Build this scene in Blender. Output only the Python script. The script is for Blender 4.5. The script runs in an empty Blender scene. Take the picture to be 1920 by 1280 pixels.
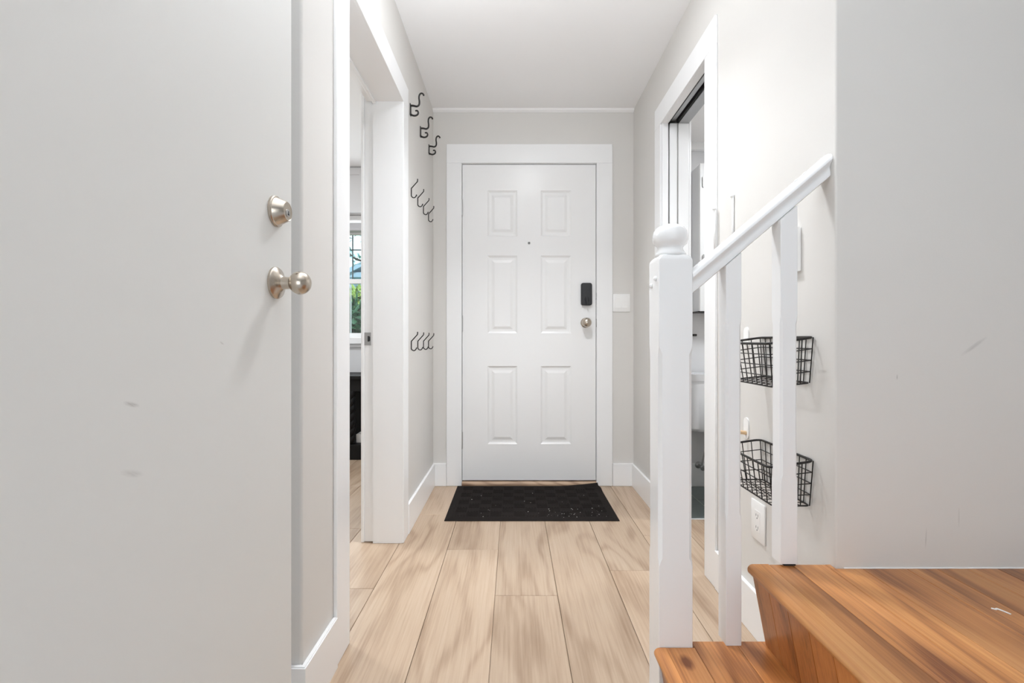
import bpy, bmesh, math, random
from mathutils import Vector, Matrix
R = random.Random(7)
C = bpy.context.scene.collection
sc = bpy.context.scene

# ------------------------------------------------------------------ camera, world, lights, exposure
cam = bpy.data.cameras.new('camera')
camo = bpy.data.objects.new('camera', cam); C.objects.link(camo)
camo.location = (0, 0, 0.95); camo.rotation_euler = (math.pi/2, 0, 0)
cam.sensor_width = 36; cam.lens = 36*900/1920
cam.shift_x = -3/1920; cam.shift_y = -3/1920
cam.clip_start = 0.02; cam.clip_end = 200
sc.camera = camo

w = bpy.data.worlds.new('World'); sc.world = w; w.use_nodes = True
bg = w.node_tree.nodes['Background']
bg.inputs['Color'].default_value = (0.86, 0.95, 1.0, 1); bg.inputs['Strength'].default_value = 1.55

def area(name, loc, rot, size, power, col=(1, 1, 1), sy=None, shape=None):
    l = bpy.data.lights.new(name, 'AREA'); l.energy = power; l.color = col
    l.shape = shape or ('RECTANGLE' if sy else 'SQUARE'); l.size = size
    if sy: l.size_y = sy
    o = bpy.data.objects.new(name, l); C.objects.link(o); o.location = loc; o.rotation_euler = rot
    return o
P = math.pi
area('hall_ceiling_lamp', (0.14, 1.9, 2.435), (0, 0, 0), 0.26, 3.8, (0.935, 0.965, 1.0), shape='DISK')
dl = area('hall_downward_fill', (0.14, 1.9, 2.44), (0, 0, 0), 0.26, 8.5, (0.935, 0.965, 1.0), shape='DISK'); dl.data.spread = 1.9  # added narrow-beam fill at the hall lamp's spot, no second fixture
area('hall_upward_fill', (-0.22, 1.25, 1.97), (P, 0, 0), 0.3, 10, (0.92, 0.96, 1.0))       # added fill aimed at the ceiling to even out the hall light
area('camera_upward_fill', (0.1, 0.25, 1.75), (P, 0, 0), 0.3, 11, (0.92, 0.96, 1.0))  # added upward fill over the camera, brightens the near ceiling
area('frontal_fill', (0.1, -2.0, 0.85), (P/2, 0, 0), 2.3, 33, (0.90, 0.955, 1.0), sy=1.5)  # unseen panel added behind the camera for soft frontal light
area('side_room_window_light', (-1.5, 4.22, 1.45), (-P/2, 0, 0), 0.9, 8, (0.90, 0.955, 1.0))
area('side_room_fill', (-2.0, 2.6, 2.435), (0, 0, 0), 0.4, 30, (0.93, 0.965, 1.0), shape='DISK')  # added overhead fill for the side room, no fixture known
area('bathroom_fill', (1.7, 2.2, 2.215), (0, 0, 0), 0.3, 17, (0.92, 0.96, 1.0), shape='DISK')  # added overhead fill for the bathroom, no fixture known
sun = bpy.data.lights.new('sun', 'SUN'); sun.energy = 3.8; sun.angle = 0.02
so = bpy.data.objects.new('sun', sun); C.objects.link(so); so.rotation_euler = (math.radians(48), 0, math.radians(25))

sc.view_settings.view_transform = 'Standard'; sc.view_settings.look = 'None'
sc.view_settings.gamma = 1; sc.view_settings.exposure = 0.2; sc.view_settings.use_curve_mapping = False
sc.cycles.use_denoising = True
sc.cycles.diffuse_bounces = 10; sc.cycles.max_bounces = 16

# ------------------------------------------------------------------ materials
def lin(r, g, b):
    f = lambda c: (c/255/12.92) if c/255 <= 0.04045 else ((c/255+0.055)/1.055)**2.4
    return (f(r), f(g), f(b), 1)

def newmat(name):
    m = bpy.data.materials.new(name); m.use_nodes = True
    nt = m.node_tree; b = nt.nodes['Principled BSDF']
    return m, nt, b

def mat(name, col, rough=0.5, metal=0.0, bump=0.0, bscale=60, var=0.0, spec=None):
    m, nt, b = newmat(name)
    b.inputs['Base Color'].default_value = col
    b.inputs['Roughness'].default_value = rough; b.inputs['Metallic'].default_value = metal
    if spec is not None: b.inputs['Specular IOR Level'].default_value = spec
    tc = nt.nodes.new('ShaderNodeTexCoord')
    if bump or var:
        n = nt.nodes.new('ShaderNodeTexNoise'); n.inputs['Scale'].default_value = bscale; n.inputs['Detail'].default_value = 5
        nt.links.new(tc.outputs['Object'], n.inputs['Vector'])
        if bump:
            bp = nt.nodes.new('ShaderNodeBump'); bp.inputs['Strength'].default_value = bump; bp.inputs['Distance'].default_value = 0.002
            nt.links.new(n.outputs['Fac'], bp.inputs['Height']); nt.links.new(bp.outputs['Normal'], b.inputs['Normal'])
        if var:
            n2 = nt.nodes.new('ShaderNodeTexNoise'); n2.inputs['Scale'].default_value = 3; n2.inputs['Detail'].default_value = 4
            nt.links.new(tc.outputs['Object'], n2.inputs['Vector'])
            mx = nt.nodes.new('ShaderNodeMix'); mx.data_type = 'RGBA'
            mx.inputs['A'].default_value = tuple(c*(1-var) for c in col[:3])+(1,)
            mx.inputs['B'].default_value = tuple(min(1, c*(1+var)) for c in col[:3])+(1,)
            nt.links.new(n2.outputs['Fac'], mx.inputs['Factor']); nt.links.new(mx.outputs['Result'], b.inputs['Base Color'])
    return m

def add_marks(m, marks):
    """scuffs and dents with a shape of their own: (centre, half axes, tilt, axis pair, colour, strength)"""
    nt = m.node_tree; b = nt.nodes['Principled BSDF']; N = nt.nodes.new; L = nt.links.new
    tc = N('ShaderNodeTexCoord')
    for (cen, half, ang, ax, col, st) in marks:
        src = b.inputs['Base Color'].links[0].from_socket if b.inputs['Base Color'].is_linked else None
        mp = N('ShaderNodeMapping'); mp.vector_type = 'TEXTURE'
        mp.inputs['Location'].default_value = cen
        rot = [0, 0, 0]; rot[{'xz': 1, 'yz': 0, 'xy': 2}[ax]] = ang; mp.inputs['Rotation'].default_value = rot
        s = {'xz': (half[0], 0.1, half[1]), 'yz': (0.1, half[0], half[1]), 'xy': (half[0], half[1], 0.1)}[ax]
        mp.inputs['Scale'].default_value = s
        L(tc.outputs['Object'], mp.inputs['Vector'])
        ln = N('ShaderNodeVectorMath'); ln.operation = 'LENGTH'; L(mp.outputs['Vector'], ln.inputs[0])
        nz = N('ShaderNodeTexNoise'); nz.inputs['Scale'].default_value = 2.2; nz.inputs['Detail'].default_value = 3; L(mp.outputs['Vector'], nz.inputs['Vector'])
        r = N('ShaderNodeMapRange'); r.inputs['From Min'].default_value = 1.0; r.inputs['From Max'].default_value = 0.3
        L(ln.outputs['Value'], r.inputs['Value'])
        mu = N('ShaderNodeMath'); mu.operation = 'MULTIPLY'; L(r.outputs['Result'], mu.inputs[0]); L(nz.outputs['Fac'], mu.inputs[1])
        m2 = N('ShaderNodeMath'); m2.operation = 'MULTIPLY'; m2.use_clamp = True; L(mu.outputs['Value'], m2.inputs[0]); m2.inputs[1].default_value = st
        mx = N('ShaderNodeMix'); mx.data_type = 'RGBA'; L(m2.outputs['Value'], mx.inputs['Factor'])
        if src: L(src, mx.inputs['A'])
        else: mx.inputs['A'].default_value = b.inputs['Base Color'].default_value
        mx.inputs['B'].default_value = col
        L(mx.outputs['Result'], b.inputs['Base Color'])

def wood(name, cols, along='Y', fine=150.0, fstretch=0.018, ring=3.0, rstretch=0.16, ringk=24.0, line=0.35, fibre=0.5, patch=0.5, rough=0.4, tint=False, knots=0.0, coat=0.0, bump=0.1):
    """board wood: thin fibres along one axis, late-wood lines bending into cathedrals, soft patches, knots; each board takes its own offset"""
    m, nt, b = newmat(name); N = nt.nodes.new; L = nt.links.new
    def math_(op, a, b_=None, c=None):
        n = N('ShaderNodeMath'); n.operation = op
        for k, v in enumerate((a, b_, c)):
            if v is None: continue
            if isinstance(v, (int, float)): n.inputs[k].default_value = v
            else: L(v, n.inputs[k])
        return n.outputs['Value']
    def noise(vec, scale, detail, rgh=0.5, dist=0.0):
        n = N('ShaderNodeTexNoise'); n.inputs['Scale'].default_value = scale; n.inputs['Detail'].default_value = detail
        n.inputs['Roughness'].default_value = rgh; n.inputs['Distortion'].default_value = dist; L(vec, n.inputs['Vector']); return n.outputs['Fac']
    def stretched(vec, k):
        mp = N('ShaderNodeMapping'); s = [1, 1, 1]; s['XYZ'.index(along)] = k; mp.inputs['Scale'].default_value = s; L(vec, mp.inputs['Vector']); return mp.outputs['Vector']
    tc = N('ShaderNodeTexCoord'); oi = N('ShaderNodeObjectInfo')
    off = N('ShaderNodeVectorMath'); off.operation = 'SCALE'; off.inputs[0].default_value = (37.0, 53.0, 29.0); L(oi.outputs['Random'], off.inputs['Scale'])
    ad = N('ShaderNodeVectorMath'); ad.operation = 'ADD'; L(tc.outputs['Object'], ad.inputs[0]); L(off.outputs['Vector'], ad.inputs[1])
    v = ad.outputs['Vector']
    n1 = noise(stretched(v, fstretch), fine, 6, 0.6)
    n2 = noise(stretched(v, rstretch), ring, 3.0, 0.45, 0.35)
    ph = math_('MULTIPLY', n2, ringk*2*P)
    sn = math_('MULTIPLY_ADD', math_('SINE', ph), 0.5, 0.5)
    ln = math_('POWER', sn, 3.0)
    n3 = noise(stretched(v, rstretch*1.6), 4.5, 3.0)
    mask = noise(stretched(v, rstretch*2), 6.0, 2.0)
    lw = math_('MULTIPLY', ln, math_('MULTIPLY', mask, 2*line))
    f = math_('MULTIPLY_ADD', math_('SUBTRACT', n1, 0.5), fibre*2, 0.55)
    f = math_('ADD', f, math_('MULTIPLY', math_('SUBTRACT', n3, 0.5), patch*2))
    f = math_('SUBTRACT', f, lw)
    kn = None
    if knots:
        vo = N('ShaderNodeTexVoronoi'); vo.inputs['Scale'].default_value = 4.2; L(stretched(v, 0.6), vo.inputs['Vector'])
        r = N('ShaderNodeMapRange'); r.inputs['From Min'].default_value = 0.085; r.inputs['From Max'].default_value = 0.035; L(vo.outputs['Distance'], r.inputs['Value'])
        kn = math_('MULTIPLY', r.outputs['Result'], knots)
        f = math_('SUBTRACT', f, kn)
    rp = N('ShaderNodeValToRGB'); el = rp.color_ramp.elements
    el[0].position = 0.0; el[0].color = cols[0]; el[1].position = 0.5; el[1].color = cols[1]; e = el.new(1.0); e.color = cols[2]
    L(f, rp.inputs['Fac']); out = rp.outputs['Color']
    if tint:
        mx = N('ShaderNodeMix'); mx.data_type = 'RGBA'; mx.blend_type = 'MULTIPLY'; mx.inputs['Factor'].default_value = 1
        L(out, mx.inputs['A']); L(oi.outputs['Color'], mx.inputs['B']); out = mx.outputs['Result']
    else:
        hs = N('ShaderNodeHueSaturation'); L(out, hs.inputs['Color'])
        mr = N('ShaderNodeMapRange'); mr.inputs['To Min'].default_value = 0.9; mr.inputs['To Max'].default_value = 1.06; L(oi.outputs['Random'], mr.inputs['Value'])
        L(mr.outputs['Result'], hs.inputs['Value']); out = hs.outputs['Color']
    L(out, b.inputs['Base Color'])
    b.inputs['Roughness'].default_value = rough
    if coat: b.inputs['Coat Weight'].default_value = coat; b.inputs['Coat Roughness'].default_value = 0.25
    bp = N('ShaderNodeBump'); bp.inputs['Strength'].default_value = bump; bp.inputs['Distance'].default_value = 0.0006
    L(f, bp.inputs['Height']); L(bp.outputs['Normal'], b.inputs['Normal'])
    return m

M = {}
M['wall'] = mat('beige wall paint', (0.68, 0.665, 0.64, 1), 0.6, bump=0.06, bscale=220, var=0.012)
M['wall_l'] = mat('beige wall paint left', (0.68, 0.665, 0.64, 1), 0.6, bump=0.06, bscale=220, var=0.012)
M['room'] = mat('pale grey room paint', (0.70, 0.70, 0.71, 1), 0.6, bump=0.05, bscale=220)
M['ceil'] = mat('white ceiling paint', (0.89, 0.89, 0.895, 1), 0.75, bump=0.05, bscale=200)
M['trim'] = mat('white trim paint', (0.86, 0.865, 0.87, 1), 0.28, bump=0.03, bscale=90)
M['front'] = mat('white front door paint', (0.82, 0.82, 0.82, 1), 0.27, bump=0.05, bscale=45)
M['rail'] = mat('white gloss rail paint', (0.84, 0.845, 0.85, 1), 0.22, bump=0.12, bscale=40)
M['slab'] = mat('greige slab door paint', (0.73, 0.732, 0.712, 1), 0.5, bump=0.04, bscale=150, var=0.01)
M['nickel'] = mat('brushed nickel', (0.54, 0.48, 0.41, 1), 0.27, 1.0, bump=0.03, bscale=300)
M['steel'] = mat('dull steel', (0.42, 0.42, 0.42, 1), 0.38, 1.0)
M['dark'] = mat('dark gap', (0.02, 0.02, 0.02, 1), 0.7)
M['black'] = mat('black metal', (0.016, 0.014, 0.013, 1), 0.42, 0.2)
M['lock'] = mat('black plastic lock', (0.018, 0.018, 0.02, 1), 0.35)
M['plastic'] = mat('white plastic', (0.86, 0.86, 0.85, 1), 0.3)
M['rubber'] = mat('black rubber mat', (0.0125, 0.0095, 0.0085, 1), 0.85, bump=0.5, bscale=500, var=0.25, spec=0.15)
M['lint'] = mat('pale lint', (0.6, 0.58, 0.55, 1), 0.9)
M['oak'] = wood('light oak plank', [lin(132, 104, 80), lin(182, 159, 136), lin(204, 186, 166)], 'Y', fine=130, fstretch=0.03, ring=2.6, rstretch=0.22, ringk=9, line=0.20, fibre=0.34, patch=0.22, rough=0.42, bump=0.05)
M['pine'] = wood('orange pine', [lin(126, 72, 36), lin(206, 142, 84), lin(238, 184, 122)], 'Y', fine=170, fstretch=0.015, ring=4.0, rstretch=0.10, ringk=7, line=0.34, fibre=0.42, patch=0.36, rough=0.36, tint=True, knots=0.6, coat=0.15)
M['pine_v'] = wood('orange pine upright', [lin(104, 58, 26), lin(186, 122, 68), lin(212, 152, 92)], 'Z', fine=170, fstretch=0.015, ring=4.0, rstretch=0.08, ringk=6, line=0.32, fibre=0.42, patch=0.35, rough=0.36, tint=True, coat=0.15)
M['sill'] = wood('threshold oak', [lin(110, 80, 60), lin(180, 152, 126), lin(200, 176, 152)], 'X', fine=120, line=0.3, rough=0.5)
M['carpet'] = mat('pale grey carpet', (0.62, 0.63, 0.65, 1), 0.95, bump=0.4, bscale=300)
M['tile'] = mat('grey green floor tile', lin(112, 122, 120), 0.4, bump=0.05, bscale=40, var=0.12)
M['grout'] = mat('pale grout', lin(215, 215, 210), 0.8)
M['porcelain'] = mat('white porcelain', (0.82, 0.83, 0.85, 1), 0.12)
M['ebony'] = mat('black stained wood', (0.006, 0.0055, 0.0055, 1), 0.5, spec=0.2)
M['paper'] = mat('white paper', (0.8, 0.8, 0.8, 1), 0.8)
M['shade'] = mat('grey roller shade', (0.55, 0.55, 0.57, 1), 0.8)
M['peg'] = mat('pale wood peg', lin(222, 190, 150), 0.5)
M['muntin'] = mat('dark glazing bar', lin(70, 80, 84), 0.5)
M['leaf_dark'] = mat('deep green leaf', (0.04, 0.19, 0.085, 1), 0.35, var=0.35)
M['leaf_light'] = mat('yellow green leaf', (0.25, 0.38, 0.08, 1), 0.4, var=0.35)
M['leaf_blue'] = mat('hazy blue green leaf', (0.26, 0.45, 0.48, 1), 0.6, var=0.2)
M['bark'] = mat('bark', (0.06, 0.05, 0.045, 1), 0.9)
M['house'] = mat('pale blue siding', (0.55, 0.72, 0.82, 1), 0.7)
M['roof'] = mat('blue grey roof', (0.24, 0.36, 0.48, 1), 0.8)
M['lawn'] = mat('lawn', (0.12, 0.22, 0.07, 1), 0.9, var=0.3)
def glassmat():
    m = bpy.data.materials.new('window glass'); m.use_nodes = True; nt = m.node_tree
    for n in list(nt.nodes):
        if n.type == 'BSDF_PRINCIPLED': nt.nodes.remove(n)
    t = nt.nodes.new('ShaderNodeBsdfTransparent'); t.inputs['Color'].default_value = (0.93, 0.97, 0.97, 1)
    g = nt.nodes.new('ShaderNodeBsdfGlossy'); g.inputs['Roughness'].default_value = 0.02
    mx = nt.nodes.new('ShaderNodeMixShader'); mx.inputs['Fac'].default_value = 0.05
    nt.links.new(t.outputs[0], mx.inputs[1]); nt.links.new(g.outputs[0], mx.inputs[2])
    nt.links.new(mx.outputs[0], nt.nodes['Material Output'].inputs['Surface'])
    return m
M['glass'] = glassmat()
scuff = lin(160, 158, 154)
add_marks(M['slab'], [((-0.457, 0.574, 0.873), (0.014, 0.0035), -0.3, 'yz', scuff, 0.9), ((-0.457, 0.752, 0.945), (0.007, 0.002), -0.4, 'yz', scuff, 0.7),
                      ((-0.457, 0.575, 0.79), (0.02, 0.005), -0.35, 'yz', lin(186, 184, 180), 0.8)])
add_marks(M['wall'], [((1.117, 1.164, 0.935), (0.042, 0.006), -0.62, 'xz', lin(165, 164, 162), 0.75), ((0.93, 1.164, 0.86), (0.002, 0.008), 0, 'xz', scuff, 1.2),
                      ((1.0, 1.164, 0.47), (0.002, 0.03), 0.05, 'xz', scuff, 0.8), ((1.08, 1.164, 0.52), (0.002, 0.03), 0, 'xz', scuff, 0.6)])

# ------------------------------------------------------------------ mesh helpers
def B(): return bmesh.new()

def box(bm, x0, x1, y0, y1, z0, z1, bev=0.0, seg=2):
    vs = [bm.verts.new((x, y, z)) for z in (z0, z1) for y in (y0, y1) for x in (x0, x1)]
    fs = [bm.faces.new([vs[i] for i in f]) for f in ((0, 2, 3, 1), (4, 5, 7, 6), (0, 1, 5, 4), (2, 6, 7, 3), (0, 4, 6, 2), (1, 3, 7, 5))]
    if bev:
        es = list({e for f in fs for e in f.edges})
        bmesh.ops.bevel(bm, geom=es, offset=bev, segments=seg, affect='EDGES', profile=0.5)
    return bm

def prism(bm, pts, a0, a1, axis='Z'):
    """polygon extruded along an axis; pts are (x,y) for Z, (y,z) for X, (x,z) for Y"""
    def v(p, a):
        return {'Z': (p[0], p[1], a), 'X': (a, p[0], p[1]), 'Y': (p[0], a, p[1])}[axis]
    lo = [bm.verts.new(v(p, a0)) for p in pts]; hi = [bm.verts.new(v(p, a1)) for p in pts]
    n = len(pts)
    bm.faces.new(lo[::-1]); bm.faces.new(hi)
    for i in range(n):
        bm.faces.new((lo[i], lo[(i+1) % n], hi[(i+1) % n], hi[i]))
    bmesh.ops.recalc_face_normals(bm, faces=bm.faces[:])
    return bm

def tube(bm, pts, r, n=8, cyclic=False, cap=True):
    pts = [Vector(p) for p in pts]; m = len(pts)
    rings = []; up = None
    for i, p in enumerate(pts):
        if cyclic: t = pts[(i+1) % m]-pts[i-1]
        else: t = pts[min(i+1, m-1)]-pts[max(i-1, 0)]
        t.normalize()
        if up is None:
            up = Vector((0, 0, 1)) if abs(t.z) < 0.9 else Vector((1, 0, 0))
        s = t.cross(up); s.normalize(); up = s.cross(t); up.normalize()
        rr = r[i] if isinstance(r, (list, tuple)) else r
        rings.append([bm.verts.new(p+(s*math.cos(2*P*k/n)+up*math.sin(2*P*k/n))*rr) for k in range(n)])
    for i in range(m if cyclic else m-1):
        a, b = rings[i], rings[(i+1) % m]
        for k in range(n):
            bm.faces.new((a[k], a[(k+1) % n], b[(k+1) % n], b[k]))
    if cap and not cyclic:
        bm.faces.new(rings[0][::-1]); bm.faces.new(rings[-1])
    return bm

def lathe(bm, prof, origin, axis, n=32):
    """prof: (radius, height) list; axis a unit vector"""
    o = Vector(origin); a = Vector(axis).normalized()
    u = a.orthogonal().normalized(); v = a.cross(u)
    rings = []
    for (r, h) in prof:
        if r < 1e-6: rings.append([bm.verts.new(o+a*h)])
        else: rings.append([bm.verts.new(o+a*h+(u*math.cos(2*P*k/n)+v*math.sin(2*P*k/n))*r) for k in range(n)])
    for i in range(len(rings)-1):
        p, q = rings[i], rings[i+1]
        for k in range(n):
            k2 = (k+1) % n
            if len(p) == 1 and len(q) == 1: continue
            if len(p) == 1: bm.faces.new((p[0], q[k], q[k2]))
            elif len(q) == 1: bm.faces.new((p[k], p[k2], q[0]))
            else: bm.faces.new((p[k], p[k2], q[k2], q[k]))
    if len(rings[0]) > 1: bm.faces.new(rings[0][::-1])
    if len(rings[-1]) > 1: bm.faces.new(rings[-1])
    bmesh.ops.recalc_face_normals(bm, faces=bm.faces[:])
    return bm

def smooth_path(pts, k=5):
    """Catmull-Rom through the points"""
    pts = [Vector(p) for p in pts]; out = []
    for i in range(len(pts)-1):
        p0, p1, p2, p3 = pts[max(i-1, 0)], pts[i], pts[i+1], pts[min(i+2, len(pts)-1)]
        for j in range(k):
            t = j/k
            out.append(0.5*((2*p1)+(p2-p0)*t+(2*p0-5*p1+4*p2-p3)*t*t+(3*p1-p0-3*p2+p3)*t**3))
    out.append(pts[-1]); return out

def obj(name, bm, material, parent=None, smooth=False, auto=None):
    me = bpy.data.meshes.new(name); bm.to_mesh(me); bm.free()
    if smooth or auto:
        for p in me.polygons: p.use_smooth = True
        if auto: me.set_sharp_from_angle(angle=math.radians(auto))
    me.materials.append(M[material] if isinstance(material, str) else material)
    o = bpy.data.objects.new(name, me); C.objects.link(o)
    if parent is not None:
        o.parent = parent
        o.matrix_parent_inverse = Matrix.Translation(-Vector(parent.location))
    return o

def tag(o, label, cat, group=None, kind=None):
    o['label'] = label; o['category'] = cat
    if group: o['group'] = group
    if kind: o['kind'] = kind
    return o

def thing(name, label, cat, loc=(0, 0, 0), group=None, kind=None):
    o = bpy.data.objects.new(name, None); C.objects.link(o); o.location = loc; o.empty_display_size = 0.05
    return tag(o, label, cat, group, kind)

def struct(name, bm, m, label, cat, auto=None):
    return tag(obj(name, bm, m, auto=auto), label, cat, kind='structure')

def dup(root, delta, label):
    r = root.copy(); C.objects.link(r); r.location = Vector(root.location)+Vector(delta); r['label'] = label
    for ch in list(root.children):
        c = ch.copy(); C.objects.link(c); c.parent = r; c.matrix_parent_inverse = ch.matrix_parent_inverse.copy()
        for g in list(ch.children):
            d = g.copy(); C.objects.link(d); d.parent = c; d.matrix_parent_inverse = g.matrix_parent_inverse.copy()
    return r

def arc(cx, cy, r, a0, a1, n=5):
    return [(cx+r*math.cos(math.radians(a0+(a1-a0)*i/n)), cy+r*math.sin(math.radians(a0+(a1-a0)*i/n))) for i in range(n+1)]

# ------------------------------------------------------------------ layout constants (metres; floor top 0, camera above the origin)
XL, XR, YB, ZC = -0.524, 0.781, 3.13, 2.447
LY0, LY1, LZ = 1.504, 2.241, 2.063       # left doorway
RY0, RY1, RZ = 1.939, 2.526, 2.085       # right doorway
WL2, WR2 = -0.655, 0.905                 # far faces of the side walls
LAND, TREAD, SY = 0.396, 0.198, 1.184    # stair heights, far end of the landing

# ------------------------------------------------------------------ shell
bm = B(); box(bm, -3.5, 2.7, 0.3, 4.42, -0.12, -0.009)
floor = struct('floor', bm, 'oak', 'light oak plank floor running through the hall and the side rooms', 'floor')
bm = B(); box(bm, -3.5, 2.7, -7.3, 4.42, ZC, ZC+0.1)
struct('ceiling', bm, 'ceil', 'smooth white ceiling over the hall', 'ceiling')

bm = B(); box(bm, -2.6, 2.7, -7.3, 0.3, -0.12, -0.001)  # carpet made up here so the unseen floor bounces neutral light
struct('floor_living_room', bm, 'carpet', 'unseen pale grey carpet behind the camera, added to keep bounced light neutral', 'floor')

# floor planks: (column left edge, width 0.2327), joints per column
PW = 0.2327
joints = {-6: [1.2, 2.72], -5: [1.6, 3.12], -4: [0.9, 2.42, 3.94], -3: [1.835, 3.355], -2: [1.095, 2.615, 4.1], -1: [2.176], 0: [1.785], 1: [1.02, 2.54],
          2: [1.979], 3: [1.2, 2.33], 4: [1.62], -7: [2.0, 3.5], -8: [1.4, 2.9]}
for c in range(-8, 5):
    x0 = -0.069+PW*c; x1 = x0+PW
    yend = 4.3 if x1 < -0.5 else (2.54 if x0 > 0.75 else YB)
    js = [0.35]+joints[c]+[yend]
    for a, b_ in zip(js[:-1], js[1:]):
        b_ = min(b_, yend)
        if b_-a < 0.03: continue
        bm = B(); box(bm, x0+0.0009, x1-0.0009, a+0.0009, b_-0.0009, -0.0088, 0.0, bev=0.0011, seg=1)
        obj('plank', bm, 'oak', floor)

# left wall with its return behind the open door
bm = B()
prism(bm, [(XL, LY0)]+[(XL, 1.199)]+arc(XL-0.008, 1.198, 0.008, 0, -90)+[(-2.5, 1.19), (-2.5, 1.31), (WL2, 1.31), (WL2, LY0)], -0.009, ZC, 'Z')
box(bm, WL2, XL, LY1+0.02, YB, -0.009, ZC)
box(bm, WL2, XL, LY0, LY1+0.02, LZ+0.018, ZC)
struct('wall_left', bm, 'wall_l', 'beige left hall wall with a white cased doorway and coat hooks', 'wall', auto=35)
bm = B()
prism(bm, [(XR, RY0)]+[(XR, 1.170)]+arc(XR+0.005, 1.169, 0.005, 180, 270)+[(2.6, 1.164), (2.6, 1.284), (WR2, 1.284), (WR2, RY0)], -0.009, ZC, 'Z')
box(bm, XR, 0.811, RY1+0.001, YB, -0.009, ZC); box(bm, 0.862, WR2, RY1+0.001, YB, -0.009, ZC)
box(bm, XR, 0.811, RY0, RY1+0.001, RZ+0.015, ZC); box(bm, 0.862, WR2, RY0, RY1+0.001, RZ+0.015, ZC)
struct('wall_right', bm, 'wall', 'beige right hall wall turning the corner to face the stairs', 'wall', auto=35)
bm = B()
DX0, DX1, DZ0, DZ1 = -0.334, 0.537, 0.034, 2.094
box(bm, WL2, DX0-0.025, YB, YB+0.12, -0.009, ZC); box(bm, DX1+0.025, 2.6, YB, YB+0.12, -0.009, ZC)
box(bm, DX0-0.025, DX1+0.025, YB, YB+0.12, DZ1+0.03, ZC); box(bm, DX0-0.025, DX1+0.025, YB, YB+0.12, -0.12, -0.002)
struct('wall_back', bm, 'wall', 'beige end wall around the white front door', 'wall')
# side room, bathroom and living room shell (mostly out of view)
WX0, WX1, WZ0, WZ1 = -2.05, -0.95, 0.955, 1.945
bm = B(); box(bm, -3.4, WX0, 4.3, 4.42, -0.009, ZC); box(bm, WX1, -0.535, 4.3, 4.42, -0.009, ZC); box(bm, WX0, WX1, 4.3, 4.42, -0.009, WZ0); box(bm, WX0, WX1, 4.3, 4.42, WZ1, ZC)
box(bm, WL2, -0.535, YB+0.12, 4.3, -0.009, ZC); box(bm, -3.5, -3.4, 1.2, 4.42, -0.009, ZC)
struct('wall_side_room', bm, 'room', 'pale grey side room wall under the window', 'wall')
bm = B(); box(bm, -2.5, -2.4, -7.3, 1.19, -0.001, ZC); box(bm, 2.6, 2.7, -7.3, 3.25, -0.001, ZC); box(bm, -2.4, 2.6, -7.3, -7.2, -0.001, ZC)
struct('wall_rear', bm, 'wall', 'beige walls of the living room behind the camera', 'wall')
BC = 2.226
bm = B(); box(bm, WR2, 2.6, 1.284, YB, BC, BC+0.03)
struct('ceiling_bathroom', bm, 'ceil', 'lower white ceiling of the small bathroom', 'ceiling')
bm = B(); box(bm, WR2, 2.6, YB-0.006, YB, 0.0, BC)
struct('wall_bathroom', bm, 'room', 'cool grey bathroom wall behind the toilet', 'wall')
bm = B(); box(bm, WR2, 2.6, YB-0.04, YB-0.006, BC-0.052, BC, bev=0.006)
struct('trim_bathroom', bm, 'trim', 'white cornice strip at the top of the bathroom wall', 'trim')

# ceiling edge trim at the end wall
bm = B(); prism(bm, [(YB, ZC), (YB-0.03, ZC), (YB-0.022, ZC-0.008), (YB-0.006, ZC-0.016), (YB, ZC-0.016)], XL, XR, 'X')
struct('trim_1', bm, 'ceil', 'thin white cove where ceiling meets the end wall', 'trim')

# baseboards
BH, BT = 0.147, 0.014
def base(name, x0, x1, y0, y1, label, z0=0.0):
    bm = B(); box(bm, x0, x1, y0, y1, z0, BH, bev=0.003)
    return struct(name, bm, 'trim', label, 'baseboard')
bm = B(); prism(bm, [(XL, 1.393), (XL, 1.19), (-2.4, 1.19), (-2.4, 1.176), (XL+BT, 1.176), (XL+BT, 1.393)], 0, BH, 'Z')
bmesh.ops.bevel(bm, geom=[e for e in bm.edges if all(abs(v.co.z-BH) < 1e-5 for v in e.verts)], offset=0.003, segments=2, affect='EDGES')
struct('baseboard_left', bm, 'trim', 'white baseboard wrapping the wall end by the open grey door', 'baseboard')
base('baseboard_left', XL, XL+BT, 2.345, YB-BT, 'white baseboard on left wall under the coat hooks')
base('baseboard_back', XL, -0.437, YB-BT, YB, 'short white baseboard left of the front door')
base('baseboard_back', 0.645, XR, YB-BT, YB, 'short white baseboard right of the front door')
base('baseboard_right', XR-BT, XR, 2.622, YB-BT, 'white baseboard on right wall beyond the pocket doorway')
base('baseboard_right', XR-BT, XR, 1.21, 1.834, 'white baseboard on right wall below the wire baskets')
base('baseboard_bathroom', WR2, 2.6, YB-0.02, YB-0.006, 'white baseboard behind the toilet')

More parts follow.
